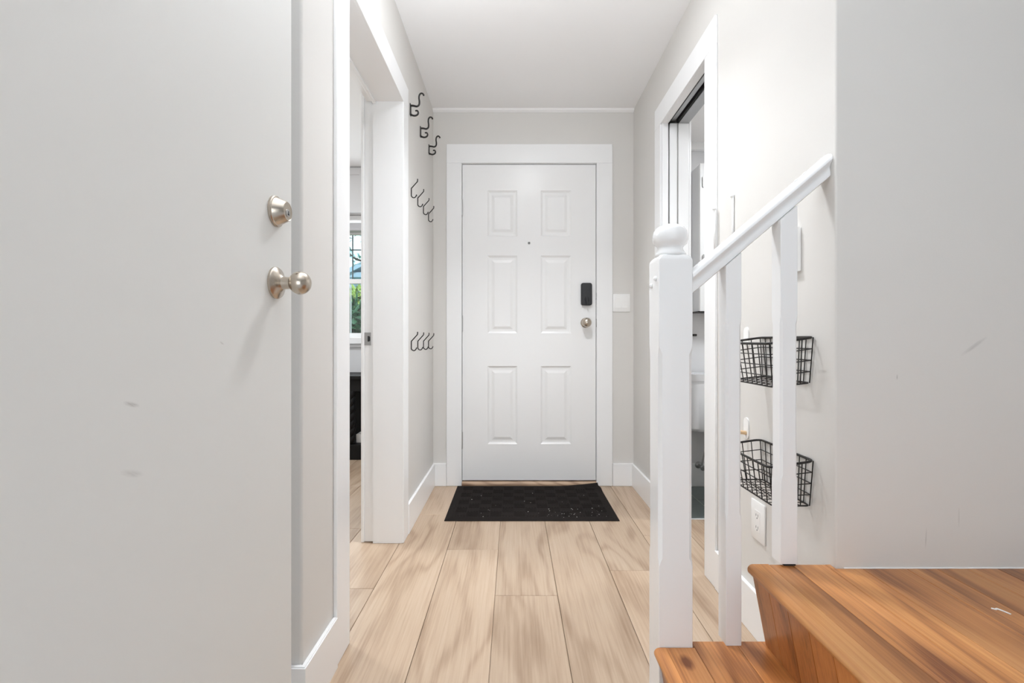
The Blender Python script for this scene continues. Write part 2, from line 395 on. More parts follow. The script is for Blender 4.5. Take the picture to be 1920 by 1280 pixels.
# ------------------------------------------------------------------ left doorway trim
CT = 0.011
def casing(name, wx, sgn, y0o, y0i, y1i, y1o, zi, zo, label):
    root = thing(name, label, 'door trim', (wx, (y0i+y1i)/2, 0), kind='structure')
    a, b_ = sorted((wx, wx+sgn*CT))
    bm = B(); box(bm, a, b_, y0o, y0i, 0.001, zi, bev=0.002); obj('side_casing', bm, 'trim', root)
    bm = B(); box(bm, a, b_, y1i, y1o, 0.001, zi, bev=0.002); obj('side_casing', bm, 'trim', root)
    bm = B(); box(bm, a, b_, y0o, y1o, zi, zo, bev=0.002); obj('head_casing', bm, 'trim', root)
    return root
t2 = casing('trim_2', XL, 1, 1.395, LY0, LY1, 2.343, LZ, 2.171, 'white casing and jamb of the left doorway')
bm = B(); box(bm, WL2-0.002, XL+0.001, LY1, LY1+0.02, 0.001, LZ+0.018); obj('jamb', bm, 'trim', t2)
bm = B(); box(bm, WL2-0.045, WL2-0.002, LY1+0.012, LY1+0.03, 0.004, LZ+0.018, bev=0.002); obj('rabbet', bm, 'trim', t2)
bm = B(); box(bm, WL2-0.06, WL2-0.045, LY1+0.005, LY1+0.09, 0.001, LZ+0.11, bev=0.004); obj('side_casing', bm, 'trim', t2)
bm = B(); box(bm, WL2-0.03, XL+0.001, LY0-0.0, LY1, LZ, LZ+0.018); obj('head_jamb', bm, 'trim', t2)
bm = B(); box(bm, WL2-0.002, WL2+0.012, LY0, LY1, LZ-0.012, LZ, bev=0.002); obj('head_stop', bm, 'trim', t2)
bm = B(); box(bm, WL2-0.002, XL+0.001, LY0-0.018, LY0, 0.001, LZ+0.018); obj('jamb', bm, 'trim', t2)
bm = B(); box(bm, WL2-0.018, WL2-0.002, LY0-0.1, LY1+0.005, LZ+0.018, LZ+0.11, bev=0.003); obj('head_casing', bm, 'trim', t2)
# strike plate
sx = (690-963)*2.253/900
bm = B(); box(bm, sx-0.02, sx+0.014, LY1+0.0095, LY1+0.012, 0.925, 0.985, bev=0.001)
sp = obj('strike_plate', bm, 'steel', t2); sp['label'] = 'brushed steel strike plate with latch hole'
bm = B(); prism(bm, [(sx-0.001, 0.942)]+arc(sx+0.004, 0.955-0.006, 0.007, -90, 0)+arc(sx+0.004, 0.955+0.006, 0.007, 0, 90)+[(sx-0.001, 0.968)], LY1+0.0088, LY1+0.0094, 'Y'); obj('latch_hole', bm, 'dark', sp)

# ------------------------------------------------------------------ right doorway trim and pocket door
t3 = casing('trim_3', XR, -1, 1.836, RY0, RY1, 2.622, RZ, 2.195, 'white casing and split jambs of the pocket doorway')
bm = B(); box(bm, XR-0.001, 0.8105, RY1-0.012, RY1, 0.001, RZ, bev=0.002); obj('split_jamb', bm, 'trim', t3)
bm = B(); box(bm, 0.8645, 0.918, RY1-0.012, RY1, 0.001, RZ, bev=0.002); obj('split_jamb', bm, 'trim', t3)
bm = B(); box(bm, XR-0.001, 0.8105, RY0, RY1, RZ-0.001, RZ+0.014, bev=0.001); obj('head_jamb', bm, 'trim', t3)
bm = B(); box(bm, 0.8645, 0.918, RY0, RY1, RZ-0.001, RZ+0.014, bev=0.001); obj('head_jamb', bm, 'steel', t3)
bm = B(); box(bm, XR-0.001, 0.918, RY0-0.012, RY0, 0.001, RZ+0.014); obj('jamb', bm, 'trim', t3)
bm = B(); box(bm, 0.812, 0.8635, RY0, RY1, RZ+0.05, RZ+0.06); obj('track_recess', bm, 'dark', t3)
bm = B(); box(bm, 0.825, 0.848, RY0, RY1, RZ+0.012, RZ+0.04, bev=0.002); obj('track', bm, 'steel', t3)
bm = B(); box(bm, 0.812, 0.8195, RY0, RY1, RZ+0.005, RZ+0.05); box(bm, 0.8575, 0.8635, RY0, RY1, RZ+0.005, RZ+0.05); obj('track_side', bm, 'dark', t3)
bm = B(); box(bm, 0.918, 0.93, RY1-0.012, RY1+0.09, 0.001, RZ+0.1, bev=0.003); obj('side_casing', bm, 'trim', t3)
bm = B(); box(bm, 0.82, 0.8585, RY1-0.008, YB-0.02, 0.008, RZ+0.002, bev=0.002)
struct('door_3', bm, 'trim', 'white pocket door slid into the right wall, only its edge showing', 'door')

# ------------------------------------------------------------------ front door
t4 = thing('trim_4', 'white flat casing around the front door', 'door trim', (0.1, YB, 0), kind='structure')
for (a, b_) in ((-0.436, DX0-0.004), (DX1+0.004, 0.643)):
    bm = B(); box(bm, a, b_, YB-0.012, YB, 0.001, DZ1+0.006, bev=0.002); obj('side_casing', bm, 'trim', t4)
bm = B(); box(bm, -0.436, 0.643, YB-0.012, YB, DZ1+0.006, 2.222, bev=0.002); obj('head_casing', bm, 'trim', t4)
for (a, b_) in ((DX0-0.025, DX0-0.003), (DX1+0.003, DX1+0.025)):
    bm = B(); box(bm, a, b_, YB, YB+0.11, 0.001, DZ1+0.03); obj('jamb', bm, 'trim', t4)
bm = B(); box(bm, DX0-0.003, DX1+0.003, YB, YB+0.11, DZ1+0.004, DZ1+0.03); obj('head_jamb', bm, 'trim', t4)
bm = B(); box(bm, DX0-0.003, DX1+0.003, YB+0.05, YB+0.056, 0.03, DZ1+0.004); obj('weatherstrip', bm, 'dark', t4)
bm = B(); prism(bm, [(YB-0.012, 0), (YB-0.012, 0.012), (YB+0.004, 0.026), (YB+0.11, 0.026), (YB+0.11, 0)], DX0-0.003, DX1+0.003, 'X')
th = obj('threshold', bm, 'sill', t4); th['label'] = 'worn brown wooden threshold'

DY = YB+0.006
bm = B()
px = [(-0.170, 0.024), (0.177, 0.376)]; pz = [(1.626, 1.926), (0.992, 1.50), (0.270, 0.779)]
xs = [DX0, px[0][0], px[0][1], px[1][0], px[1][1], DX1]; zs = [DZ0, pz[2][0], pz[2][1], pz[1][0], pz[1][1], pz[0][0], pz[0][1], DZ1]
for i in range(5):
    for j in range(7):
        if i in (1, 3) and j in (1, 3, 5): continue
        vs = [bm.verts.new(p) for p in ((xs[i], DY, zs[j]), (xs[i+1], DY, zs[j]), (xs[i+1], DY, zs[j+1]), (xs[i], DY, zs[j+1]))]
        bm.faces.new(vs)
bmesh.ops.remove_doubles(bm, verts=bm.verts[:], dist=1e-5)
box(bm, DX0, DX1, DY+0.012, DY+0.044, DZ0, DZ1)
for (a, b_, c, d) in ((DX0, DX0+0.001, DZ0, DZ1), (DX1-0.001, DX1, DZ0, DZ1), (DX0, DX1, DZ0, DZ0+0.001), (DX0, DX1, DZ1-0.001, DZ1)):
    box(bm, a, b_, DY+0.0002, DY+0.012, c, d)
door = struct('door_1', bm, 'front', 'white six panel front door at the end of the hall', 'door')
for (z0, z1) in pz:
    for (x0, x1) in px:
        bm = B(); prev = None
        for (ins, dep) in ((0, 0), (0.004, 0.003), (0.012, 0.0065), (0.016, 0.007), (0.026, 0.007), (0.030, 0.0062), (0.044, 0.0015), (0.047, 0.001)):
            ring = [bm.verts.new(p) for p in ((x0+ins, DY+dep, z0+ins), (x1-ins, DY+dep, z0+ins), (x1-ins, DY+dep, z1-ins), (x0+ins, DY+dep, z1-ins))]
            if prev:
                for k in range(4): bm.faces.new((prev[k], prev[(k+1) % 4], ring[(k+1) % 4], ring[k]))
            prev = ring
        bm.faces.new(prev)
        bmesh.ops.recalc_face_normals(bm, faces=bm.faces[:])
        if sum(f.normal.y for f in bm.faces) > 0: bmesh.ops.reverse_faces(bm, faces=bm.faces[:])
        obj('raised_panel', bm, 'front', door)
for z in (0.95+(637-388.5)/287.5, 0.95+(637-606)/287.5, 0.95+(637-825)/287.5):
    bm = B(); tube(bm, [(DX0-0.0035, DY-0.004, z-0.053), (DX0-0.0035, DY-0.004, z+0.053)], 0.0055, 10)
    for q in (-0.056, 0.056): lathe(bm, [(0.0, -0.004), (0.003, -0.003), (0.0045, 0), (0.003, 0.003), (0, 0.004)], (DX0-0.0035, DY-0.004, z+q), (0, 0, 1), 10)
    obj('hinge', bm, 'steel', door, auto=40)
bm = B(); lathe(bm, [(0.0095, 0), (0.0095, 0.002), (0.007, 0.003), (0.0045, 0.0025)], (0.101, DY, 1.582), (0, -1, 0), 20)
ph = obj('peephole', bm, 'steel', door); bm = B(); lathe(bm, [(0.0045, 0.0025), (0.0045, 0.003), (0, 0.0035)], (0.101, DY, 1.582), (0, -1, 0), 16); obj('lens', bm, 'dark', ph)
lx, lz = 0.474, 1.247
def rounded(cx, cz, hx, hz, r):
    return arc(cx+hx-r, cz-hz+r, r, -90, 0, 5)+arc(cx+hx-r, cz+hz-r, r, 0, 90, 5)+arc(cx-hx+r, cz+hz-r, r, 90, 180, 5)+arc(cx-hx+r, cz-hz+r, r, 180, 270, 5)
bm = B(); prism(bm, rounded(lx, lz, 0.0355, 0.073, 0.014), DY-0.026, DY-0.0005, 'Y')
bmesh.ops.bevel(bm, geom=[e for e in bm.edges if all(abs(v.co.y-(DY-0.026)) < 1e-5 for v in e.verts)], offset=0.005, segments=3, affect='EDGES')
lk = obj('lock_body', bm, 'lock', door, auto=40); lk['label'] = 'black electronic deadbolt with thumb turn'
bm = B(); lathe(bm, [(0.016, 0), (0.016, 0.006), (0.013, 0.009), (0, 0.009)], (lx, DY-0.026, lz-0.033), (0, -1, 0), 24)
box(bm, lx-0.005, lx+0.005, DY-0.05, DY-0.03, lz-0.066, lz-0.02, bev=0.003); obj('thumb_turn', bm, 'lock', lk, auto=40)
kx, kz = 0.470, 1.062
def knob(name, parent, o, ax, s=1.0, rose=0.0325, ball=0.031):
    bm = B(); lathe(bm, [(rose, 0.0), (rose, 0.004), (rose*0.93, 0.007), (rose*0.6, 0.011), (0.0125*s, 0.016), (0.0115*s, 0.024), (0.0115*s, 0.030)], o, ax, 40)
    k = obj(name, bm, 'nickel', parent, auto=35)
    c = 0.030+ball*0.8
    pr = [(0.0115*s, 0.028)]+[(ball*math.cos(math.radians(t)), c+ball*0.92*math.sin(math.radians(t))) for t in range(-65, 91, 8)]+[(0, c+ball*0.92)]
    bm = B(); lathe(bm, pr, o, ax, 40); obj('knob_ball', bm, 'nickel', k, smooth=True)
    return k
k1 = knob('door_knob', door, (kx, DY, kz), (0, -1, 0)); k1['label'] = 'round brushed nickel knob'
bm = B(); box(bm, DX1+0.0005, DX1+0.012, YB-0.004, YB+0.02, kz-0.028, kz+0.026, bev=0.003); obj('latch', bm, 'steel', door)
bm = B(); box(bm, DX1-0.001, DX1+0.005, YB-0.002, YB+0.02, lz-0.03, lz+0.01, bev=0.001); obj('bolt_plate', bm, 'steel', door)

# ------------------------------------------------------------------ left open slab door
SX = -0.457
bm = B(); box(bm, SX-0.036, SX, 0.165, 0.988, 0.01, 2.045, bev=0.0015)
d2 = struct('door_2', bm, 'slab', 'flat greige slab door standing open at the left', 'door')
kn = knob('door_knob', d2, (SX, 0.92, 1.059), (1, 0, 0), rose=0.0305, ball=0.0222); kn['label'] = 'round brushed nickel knob on a wide rose'
bm = B(); lathe(bm, [(0.0295, 0), (0.0295, 0.004), (0.028, 0.0055), (0.0265, 0.006), (0.0185, 0.0235), (0.0175, 0.0245), (0.0165, 0.0238), (0.0, 0.0238)], (SX, 0.92, 1.196), (1, 0, 0), 40)
db = obj('deadbolt', bm, 'nickel', d2, auto=25); db['label'] = 'tapered nickel deadbolt with keyhole'
bm = B(); lathe(bm, [(0.0072, 0.0238), (0.0072, 0.0250), (0.006, 0.0256), (0, 0.0256)], (SX, 0.92, 1.193), (1, 0, 0), 24); kc = obj('key_cylinder', bm, 'steel', db, auto=30)
bm = B(); box(bm, SX+0.0254, SX+0.0259, 0.9188, 0.9212, 1.1885, 1.1965); box(bm, SX+0.0254, SX+0.0259, 0.9172, 0.9228, 1.1885, 1.1912); obj('keyhole', bm, 'dark', db)

# ------------------------------------------------------------------ stairs
st = thing('staircase', 'two orange pine steps with slanted risers at the lower right', 'stairs', (1.0, 0.8, 0))
SN = 0.25   # near end
def board(name, pts, y0, y1, z0, z1, tint, m='pine', bev=0.0008):
    bm = B(); box(bm, pts[0], pts[1], y0, y1, z0, z1, bev=bev, seg=1)
    o = obj(name, bm, m, st); o.color = (*tint, 1); return o
def nosing(name, xn, x1, y0, y1, ztop, tint, th=0.026):
    r = th/2
    pts = [(x1, ztop-th)]+[(x1, ztop)]+[(xn+r+r*math.cos(math.radians(a)), ztop-r+r*math.sin(math.radians(a))) for a in range(90, 271, 18)]
    bm = B(); prism(bm, pts, y0, y1, 'Y'); o = obj(name, bm, 'pine', st, auto=50); o.color = (*tint, 1); return o
land = [0.630, 0.687, 0.768, 0.845, 0.952, 1.025, 1.098, 1.172, 1.246, 1.32, 1.395, 1.47, 1.545, 1.62]
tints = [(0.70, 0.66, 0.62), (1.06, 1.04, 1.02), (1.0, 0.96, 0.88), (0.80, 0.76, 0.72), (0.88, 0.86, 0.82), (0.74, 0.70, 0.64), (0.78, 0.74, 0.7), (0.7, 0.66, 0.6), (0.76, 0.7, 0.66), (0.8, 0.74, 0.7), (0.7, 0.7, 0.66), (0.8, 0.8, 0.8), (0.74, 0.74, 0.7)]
nosing('nosing', 0.578, land[0]-0.0005, SN, SY+0.003, LAND, (0.83, 0.82, 0.8))
for i in range(len(land)-1):
    ye = SY if land[i] < 0.775 else 1.1635
    if land[i] < 0.775 < land[i+1]: ye = 1.1635
    board('tread_board', (land[i]+0.0005, land[i+1]-0.0005), SN, ye, LAND-0.02, LAND, tints[i])
bm = B(); box(bm, 0.7685, XR-0.0005, 1.1635, SY, LAND-0.02, LAND); o_ = obj('tread_board', bm, 'pine', st); o_.color = (1.0, 0.96, 0.88, 1)
nosing('nosing', 0.343, 0.372, SN, 1.1735, TREAD, (0.98, 0.95, 0.9))
for (a, b_, ye, tn) in ((0.3725, 0.4426, 1.1735, (0.92, 0.88, 0.84)), (0.4434, 0.5502, 1.198, (0.98, 0.95, 0.92)), (0.551, 0.632, 1.198, (0.95, 0.88, 0.8))):
    board('tread_board', (a, b_), SN, ye, TREAD-0.024, TREAD, tn)
# slanted risers, upright boards
def riser(xt, zt, xb, zb, ystart, widths, tb):
    y = ystart
    for i, wd in enumerate(widths):
        y0 = y-wd
        bm = B(); e = 0.0006
        pts = [(xt, zt), (xb, zb), (xb+0.014, zb), (xt+0.014, zt)]
        prism(bm, pts, y0+e, y-e, 'Y'); bmesh.ops.bevel(bm, geom=bm.edges[:], offset=0.0008, segments=1, affect='EDGES')
        o = obj('riser_board', bm, 'pine_v', st); g = tb[i % len(tb)]; o.color = (g, g*0.98, g*0.95, 1)
        y = y0
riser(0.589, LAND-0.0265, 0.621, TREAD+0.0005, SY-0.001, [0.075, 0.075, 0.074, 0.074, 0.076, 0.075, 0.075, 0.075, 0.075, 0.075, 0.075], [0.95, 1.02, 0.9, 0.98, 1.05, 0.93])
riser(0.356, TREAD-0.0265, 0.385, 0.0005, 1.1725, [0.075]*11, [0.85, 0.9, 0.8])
bm = B(); box(bm, 0.40, 0.62, 1.15, 1.174, 0.001, TREAD-0.025); box(bm, 0.638, XR-0.0145, 1.15, 1.182, 0.001, LAND-0.021)
sg = obj('stringer', bm, 'trim', st); sg['label'] = 'white painted side board'
# caulk line where landing meets wall
bm = B(); tube(bm, [(0.80+0.02*i, 1.1628, LAND+0.0012+0.0006*R.random()) for i in range(40)], 0.0018, 6)
ck = obj('caulk_line', bm, 'trim', st); ck['label'] = 'ragged white caulk along the wall'
bm = B(); tube(bm, smooth_path([(0.985, 0.99, LAND+0.0008), (0.990, 0.985, LAND+0.001), (0.994, 0.988, LAND+0.001), (0.998, 0.981, LAND+0.001), (1.003, 0.968, LAND+0.0008)], 4), 0.0016, 6); ob = obj('paint_drip', bm, 'plastic', st); ob['label'] = 'dried white paint drip'

# ------------------------------------------------------------------ newel post
NX0, NX1, NY0, NY1 = 0.356, 0.4385, 1.175, 1.26
ncx, ncy = (NX0+NX1)/2, (NY0+NY1)/2
nw = thing('newel_post', 'square white newel post with round cap at the foot of the stairs', 'newel post', (ncx, ncy, 0))
def post_bm(x0, x1, y0, y1, z0, z1, c0, c1, ch, dome=0.0):
    """square post whose corners carry stopped chamfers between heights c0 and c1"""
    bm = B(); rings = []
    def ring(z, c, ins=0.0):
        a0, a1, b0, b1 = x0+ins, x1-ins, y0+ins, y1-ins
        c = max(c, 0.0012)
        return [bm.verts.new(p) for p in ((a0+c, b0, z), (a1-c, b0, z), (a1, b0+c, z), (a1, b1-c, z), (a1-c, b1, z), (a0+c, b1, z), (a0, b1-c, z), (a0, b0+c, z))]
    prof = [(z0, 0), (c0-0.02, 0), (c0-0.008, ch*0.55), (c0, ch), (c1, ch), (c1+0.008, ch*0.55), (c1+0.02, 0), (z1, 0)]
    if dome:
        prof = prof[:-1]+[(z1-dome, 0)]
    rings = [ring(z, c) for z, c in prof]
    if dome:
        for k in range(1, 6):
            a = k/5*P/2
            rings.append(ring(z1-dome+dome*math.sin(a), 0.002+0.004*k/5, ins=dome*1.05*(1-math.cos(a))))
    for a, b_ in zip(rings[:-1], rings[1:]):
        for k in range(8): bm.faces.new((a[k], a[(k+1) % 8], b_[(k+1) % 8], b_[k]))
    bm.faces.new(rings[0][::-1]); bm.faces.new(rings[-1])
    return bm
obj('post', post_bm(NX0, NX1, NY0, NY1, 0.001, 1.163, 0.415, 0.915, 0.0085, dome=0.017), 'rail', nw, auto=25)
zb = 1.160
cp = [(0.033, 0), (0.0375, 0.002), (0.038, 0.007), (0.034, 0.012), (0.031, 0.018), (0.0305, 0.023), (0.034, 0.027), (0.0405, 0.033), (0.0435, 0.043), (0.0435, 0.053), (0.0405, 0.064), (0.034, 0.073), (0.024, 0.079), (0.012, 0.082), (0, 0.0825)]
bm = B(); lathe(bm, cp, (ncx, ncy, zb), (0, 0, 1), 40); cpo = obj('cap', bm, 'rail', nw, smooth=True); cpo['label'] = 'turned mushroom cap'
for (py, pz_) in ((1.199, 1.103), (1.236, 1.089)):
    bm = B(); lathe(bm, [(0.0065, 0), (0.006, 0.003), (0.004, 0.0055), (0, 0.0065)], (NX0, py, pz_), (-1, 0, 0), 16); obj('screw_plug', bm, 'rail', nw, smooth=True)

# ------------------------------------------------------------------ handrail
hz = lambda x: 1.092+(x-0.439)*0.85
RYc = 1.203
half = [(0.0, -0.030), (0.017, -0.030), (0.0205, -0.027), (0.021, -0.019), (0.019, -0.012), (0.0185, -0.006), (0.021, 0.0), (0.0265, 0.005), (0.0295, 0.011), (0.0285, 0.018), (0.0235, 0.0245), (0.014, 0.0285), (0.0, 0.030)]
prof = half+[(-a, b_) for a, b_ in half[-2:0:-1]]
hr = thing('handrail', 'white moulded handrail sloping from the newel post up to the wall', 'handrail', (0.61, RYc, hz(0.61)))
bm = B(); rings = []
for x in (NX1+0.0005, XR-0.0005):
    rings.append([bm.verts.new((x, RYc+a, hz(x)+b_)) for a, b_ in prof])
n = len(prof)
for k in range(n): bm.faces.new((rings[0][k], rings[0][(k+1) % n], rings[1][(k+1) % n], rings[1][k]))
bm.faces.new(rings[0][::-1]); bm.faces.new(rings[1]); bmesh.ops.recalc_face_normals(bm, faces=bm.faces[:])
obj('rail', bm, 'rail', hr, auto=40)
for x in (0.706, 0.727):
    bm = B(); lathe(bm, [(0.0075, 0), (0.0065, 0.002), (0.0, 0.0035)], (x, RYc-0.004, hz(x)+0.0288), (-0.62, 0, 0.78), 14); obj('screw_plug', bm, 'rail', hr, smooth=True)

def baluster(name, x0, x1, y0, y1, z0, c0, c1, label):
    bm = post_bm(x0, x1, y0, y1, z0, 1.3, c0, c1, 0.0055)
    top = max(v.co.z for v in bm.verts)
    for v in bm.verts:
        if v.co.z > top-1e-5: v.co.z = hz(v.co.x)-0.0302
    o = obj(name, bm, 'rail', auto=25)
    return tag(o, label, 'baluster', 'square white balusters under the handrail')
baluster('baluster', 0.5225, 0.5605, 1.18, 1.225, TREAD+0.0005, 0.525, 0.985, 'square white baluster standing on the lower step next to the newel post')
baluster('baluster', 0.6535, 0.695, 1.174, 1.216, LAND+0.006, 0.62, 0.99, 'square white baluster standing on the upper step with a gap at its foot')
bm = B(); box(bm, 0.664, 0.692, 1.178, 1.212, LAND, LAND+0.0062); tag(obj('baluster_gap_shade', bm, 'dark'), 'dark strip painted as shade in the gap under the upper baluster', 'gap_shade')  # dark block stands in for the shaded gap at the baluster's foot

# ------------------------------------------------------------------ hooks on the left wall
def scroll_hook():
    y, z = 2.431, 2.136
    t = thing('scroll_hook', '', 'coat hook', (XL, y, z), 'black scroll hooks in the top row')
    bm = B(); box(bm, XL+0.0003, XL+0.0045, y-0.011, y+0.011, z-0.05, z+0.008, bev=0.001)
    bp = obj('backplate', bm, 'black', t)
    f = lambda pts: smooth_path([(XL+a, y, z+b_) for a, b_ in pts], 6)
    up = f([(0.004, 0.0), (0.018, -0.001), (0.034, -0.004), (0.045, 0.004), (0.047, 0.020), (0.045, 0.038), (0.047, 0.053), (0.055, 0.062), (0.064, 0.060), (0.068, 0.054)])
    bm = B(); tube(bm, up, [0.0050-0.0012*i/len(up) for i in range(len(up))], 10)
    lathe(bm, [(0, -0.0045), (0.004, -0.0035), (0.0056, 0), (0.004, 0.0035), (0, 0.0048)], up[-1], (1, 0, 0), 12); obj('upper_arm', bm, 'black', t, smooth=True)
    lo = f([(0.004, -0.045), (0.014, -0.050), (0.026, -0.051), (0.038, -0.045), (0.041, -0.034), (0.036, -0.026), (0.029, -0.026)])
    bm = B(); tube(bm, lo, [0.0048-0.0008*i/len(lo) for i in range(len(lo))], 10)
    lathe(bm, [(0, -0.0042), (0.003, -0.003), (0.0042, 0), (0.003, 0.003), (0, 0.0042)], lo[-1], (1, 0, 0), 12); obj('lower_curl', bm, 'black', t, smooth=True)
    return t
h = scroll_hook(); h['label'] = 'black scroll coat hook in the top row, nearest the white doorway casing'
dup(h, (0, 2.695-2.431, 0.002), 'black scroll coat hook in the middle of the top row of three')
dup(h, (0, 2.965-2.431, 0.010), 'black scroll coat hook in the top row, nearest the wall corner')
def wire_hook(z):
    y = 2.45
    t = thing('wire_hook', '', 'coat hook', (XL, y, z))
    pts = [(0.034, 0.066), (0.0335, 0.054), (0.030, 0.049), (0.006, 0.022), (0.0025, 0.017), (0.0022, 0.0), (0.0022, -0.018), (0.0045, -0.024), (0.011, -0.029), (0.019, -0.029), (0.026, -0.022), (0.029, -0.014)]
    bm = B(); p = smooth_path([(XL+a, y, z+b_) for a, b_ in pts], 4); tube(bm, p, 0.0028, 8); obj('hook_wire', bm, 'black', t, smooth=True)
    bm = B(); box(bm, XL+0.0002, XL+0.0035, y-0.0045, y+0.004, z-0.02, z+0.018, bev=0.0006); obj('backplate', bm, 'black', t)
    return t
ORD = ['nearest the doorway casing', 'second from the doorway casing', 'third from the doorway casing', 'nearest the wall corner']
for (z, row, grp) in ((1.705, 'eye level row', 'thin black wire hooks in the eye level row'), (0.925, 'lowest row', 'thin black wire hooks in the lowest row')):
    a = wire_hook(z); a['group'] = grp; a['label'] = f'thin black wire hook in the {row}, {ORD[0]}'
    for i in (1, 2, 3):
        c = dup(a, (0, 0.1655*i, 0), f'thin black wire hook in the {row}, {ORD[i]}'); c['group'] = grp

# ------------------------------------------------------------------ wire baskets on the right wall
def basket(zr, zb_, label, tilt=0.0):
    XA, XB = XR-0.003, 0.661            # back and front of the rim
    Y0, Y1 = 1.243, 1.515
    droop = 0.017
    t = thing('wire_basket', label, 'basket', (0.72, 1.38, zb_), 'black wire baskets on the right wall')
    xb_b, xb_f, yb0, yb1 = XR-0.003, 0.681, 1.262, 1.50   # bottom rectangle
    zt = lambda x: zr-droop*(XA-x)/(XA-XB)
    def rr(x0, x1, y0, y1, r, zf):
        pts = arc(x1-r, y0+r, r, -90, 0, 4)+arc(x1-r, y1-r, r, 0, 90, 4)+arc(x0+r, y1-r, r, 90, 180, 4)+arc(x0+r, y0+r, r, 180, 270, 4)
        return [(a, b_, zf(a)) for a, b_ in pts]
    bm = B(); tube(bm, rr(XB, XA, Y0, Y1, 0.018, zt), 0.0034, 8, cyclic=True); obj('rim', bm, 'black', t, smooth=True)
    bm = B(); tube(bm, rr(xb_f, xb_b, yb0, yb1, 0.010, lambda a: zb_-tilt*(xb_b-a)/(xb_b-xb_f)), 0.0022, 6, cyclic=True)
    # grid levels as rings
    wr = 0.0015
    L3 = lambda p, q, s: tuple(p[i]+(q[i]-p[i])*s for i in range(3))
    tc = [(XB+0.002, Y0+0.002, zt(XB)), (XB+0.002, Y1-0.002, zt(XB)), (XA-0.001, Y1-0.002, zt(XA)), (XA-0.001, Y0+0.002, zt(XA))]
    bc = [(xb_f, yb0, zb_-tilt), (xb_f, yb1, zb_-tilt), (xb_b, yb1, zb_), (xb_b, yb0, zb_)]
    obj('base_ring', bm, 'black', t, smooth=True)
    names = ['front_grid', 'end_grid', 'back_grid', 'end_grid']
    for k in range(4):
        bm = B(); a0, a1, b0, b1 = tc[k], tc[(k+1) % 4], bc[k], bc[(k+1) % 4]
        nv = 9 if k % 2 == 0 else 4
        for i in range(nv+1):
            s = i/nv; tube(bm, [L3(a0, a1, s), L3(b0, b1, s)], wr, 5)
        for j in range(1, 4):
            s = j/4; tube(bm, [L3(a0, b0, s), L3(a1, b1, s)], wr, 5)
        obj(names[k], bm, 'black', t)
    bm = B()
    for i in range(1, 9): tube(bm, [L3(bc[0], bc[1], i/9), L3(bc[3], bc[2], i/9)], 0.0011, 5)
    for i in range(1, 4): tube(bm, [L3(bc[0], bc[3], i/4), L3(bc[1], bc[2], i/4)], 0.0011, 5)
    obj('base_grid', bm, 'black', t)
    return t
basket(0.957, 0.837, 'black wire basket on right wall, the upper one by the balusters', 0.011)
basket(0.636, 0.514, 'black wire basket on right wall, the lower one above the outlet')
def adh_hook(zc, label, m='peg'):
    t = thing('adhesive_hook', label, 'wall hook', (XR, 1.606, zc), 'white adhesive hooks beside the baskets')
    pts = arc(1.606, zc+0.02, 0.016, 0, 180, 10)+arc(1.606, zc-0.02, 0.016, 180, 360, 10)
    bm = B(); prism(bm, pts, XR-0.004, XR-0.0004, 'X'); obj('backplate', bm, 'plastic', t, auto=40)
    bm = B(); lathe(bm, [(0.007, 0), (0.0062, 0.01), (0.0075, 0.022), (0.006, 0.026), (0, 0.027)], (XR-0.004, 1.606, zc-0.016), (-1, 0, 0.15), 16); obj('peg', bm, m, t, smooth=True)
    return t
adh_hook(0.957, 'white adhesive hook beside the upper wire basket', 'plastic')
adh_hook(0.655, 'white adhesive hook with pale wooden peg beside the lower wire basket')

# ------------------------------------------------------------------ switches and outlet
def plate_x(y0, y1, z0, z1, label, cat, name, wx=XR, d=-1, th=0.006):
    t = thing(name, label, cat, (wx, (y0+y1)/2, z0))
    bm = B(); a, b_ = sorted((wx+d*0.0003, wx+d*th)); box(bm, a, b_, y0, y1, z0, z1, bev=0.0025); obj('cover_plate', bm, 'plastic', t, auto=40)
    return t
t = plate_x(1.484, 1.568, 0.311, 0.436, 'white duplex outlet on right wall below the lower basket', 'outlet', 'wall_outlet')
yc, zc = 1.526, 0.3735
bm = B(); box(bm, XR-0.0072, XR-0.0055, yc-0.0165, yc+0.0165, zc-0.034, zc+0.034, bev=0.0006); rc = obj('receptacle', bm, 'plastic', t)
for dz in (-0.019, 0.019):
    for dy, hh in ((-0.006, 0.0045), (0.006, 0.0038)):
        bm = B(); box(bm, XR-0.0076, XR-0.0071, yc+dy-0.0009, yc+dy+0.0009, zc+dz-hh, zc+dz+hh); obj('slot', bm, 'dark', rc)
    bm = B(); lathe(bm, [(0.0021, 0), (0.0021, 0.0004), (0, 0.0004)], (XR-0.0072, yc, zc+dz-0.009), (-1, 0, 0), 12); obj('slot', bm, 'dark', rc)
t = plate_x(1.302, 1.374, 1.137, 1.257, 'white switch plate on right wall above the upper basket', 'switch', 'light_switch', th=0.015)
bm = B(); box(bm, XR-0.018, XR-0.0145, 1.3215, 1.3545, 1.164, 1.230, bev=0.0012); obj('rocker', bm, 'plastic', t)
t = thing('double_light_switch', 'white double rocker switch plate right of the front door', 'switch', (0.705, YB, 1.13))
bm = B(); box(bm, 0.6455, 0.758, YB-0.006, YB-0.0003, 1.133, 1.249, bev=0.002); obj('cover_plate', bm, 'plastic', t, auto=40)
for cx in (0.679, 0.725):
    bm = B(); prism(bm, [(YB-0.005, 1.158), (YB-0.0085, 1.158), (YB-0.0062, 1.191), (YB-0.0075, 1.224), (YB-0.005, 1.224)], cx-0.0165, cx+0.0165, 'X'); obj('rocker', bm, 'plastic', t)

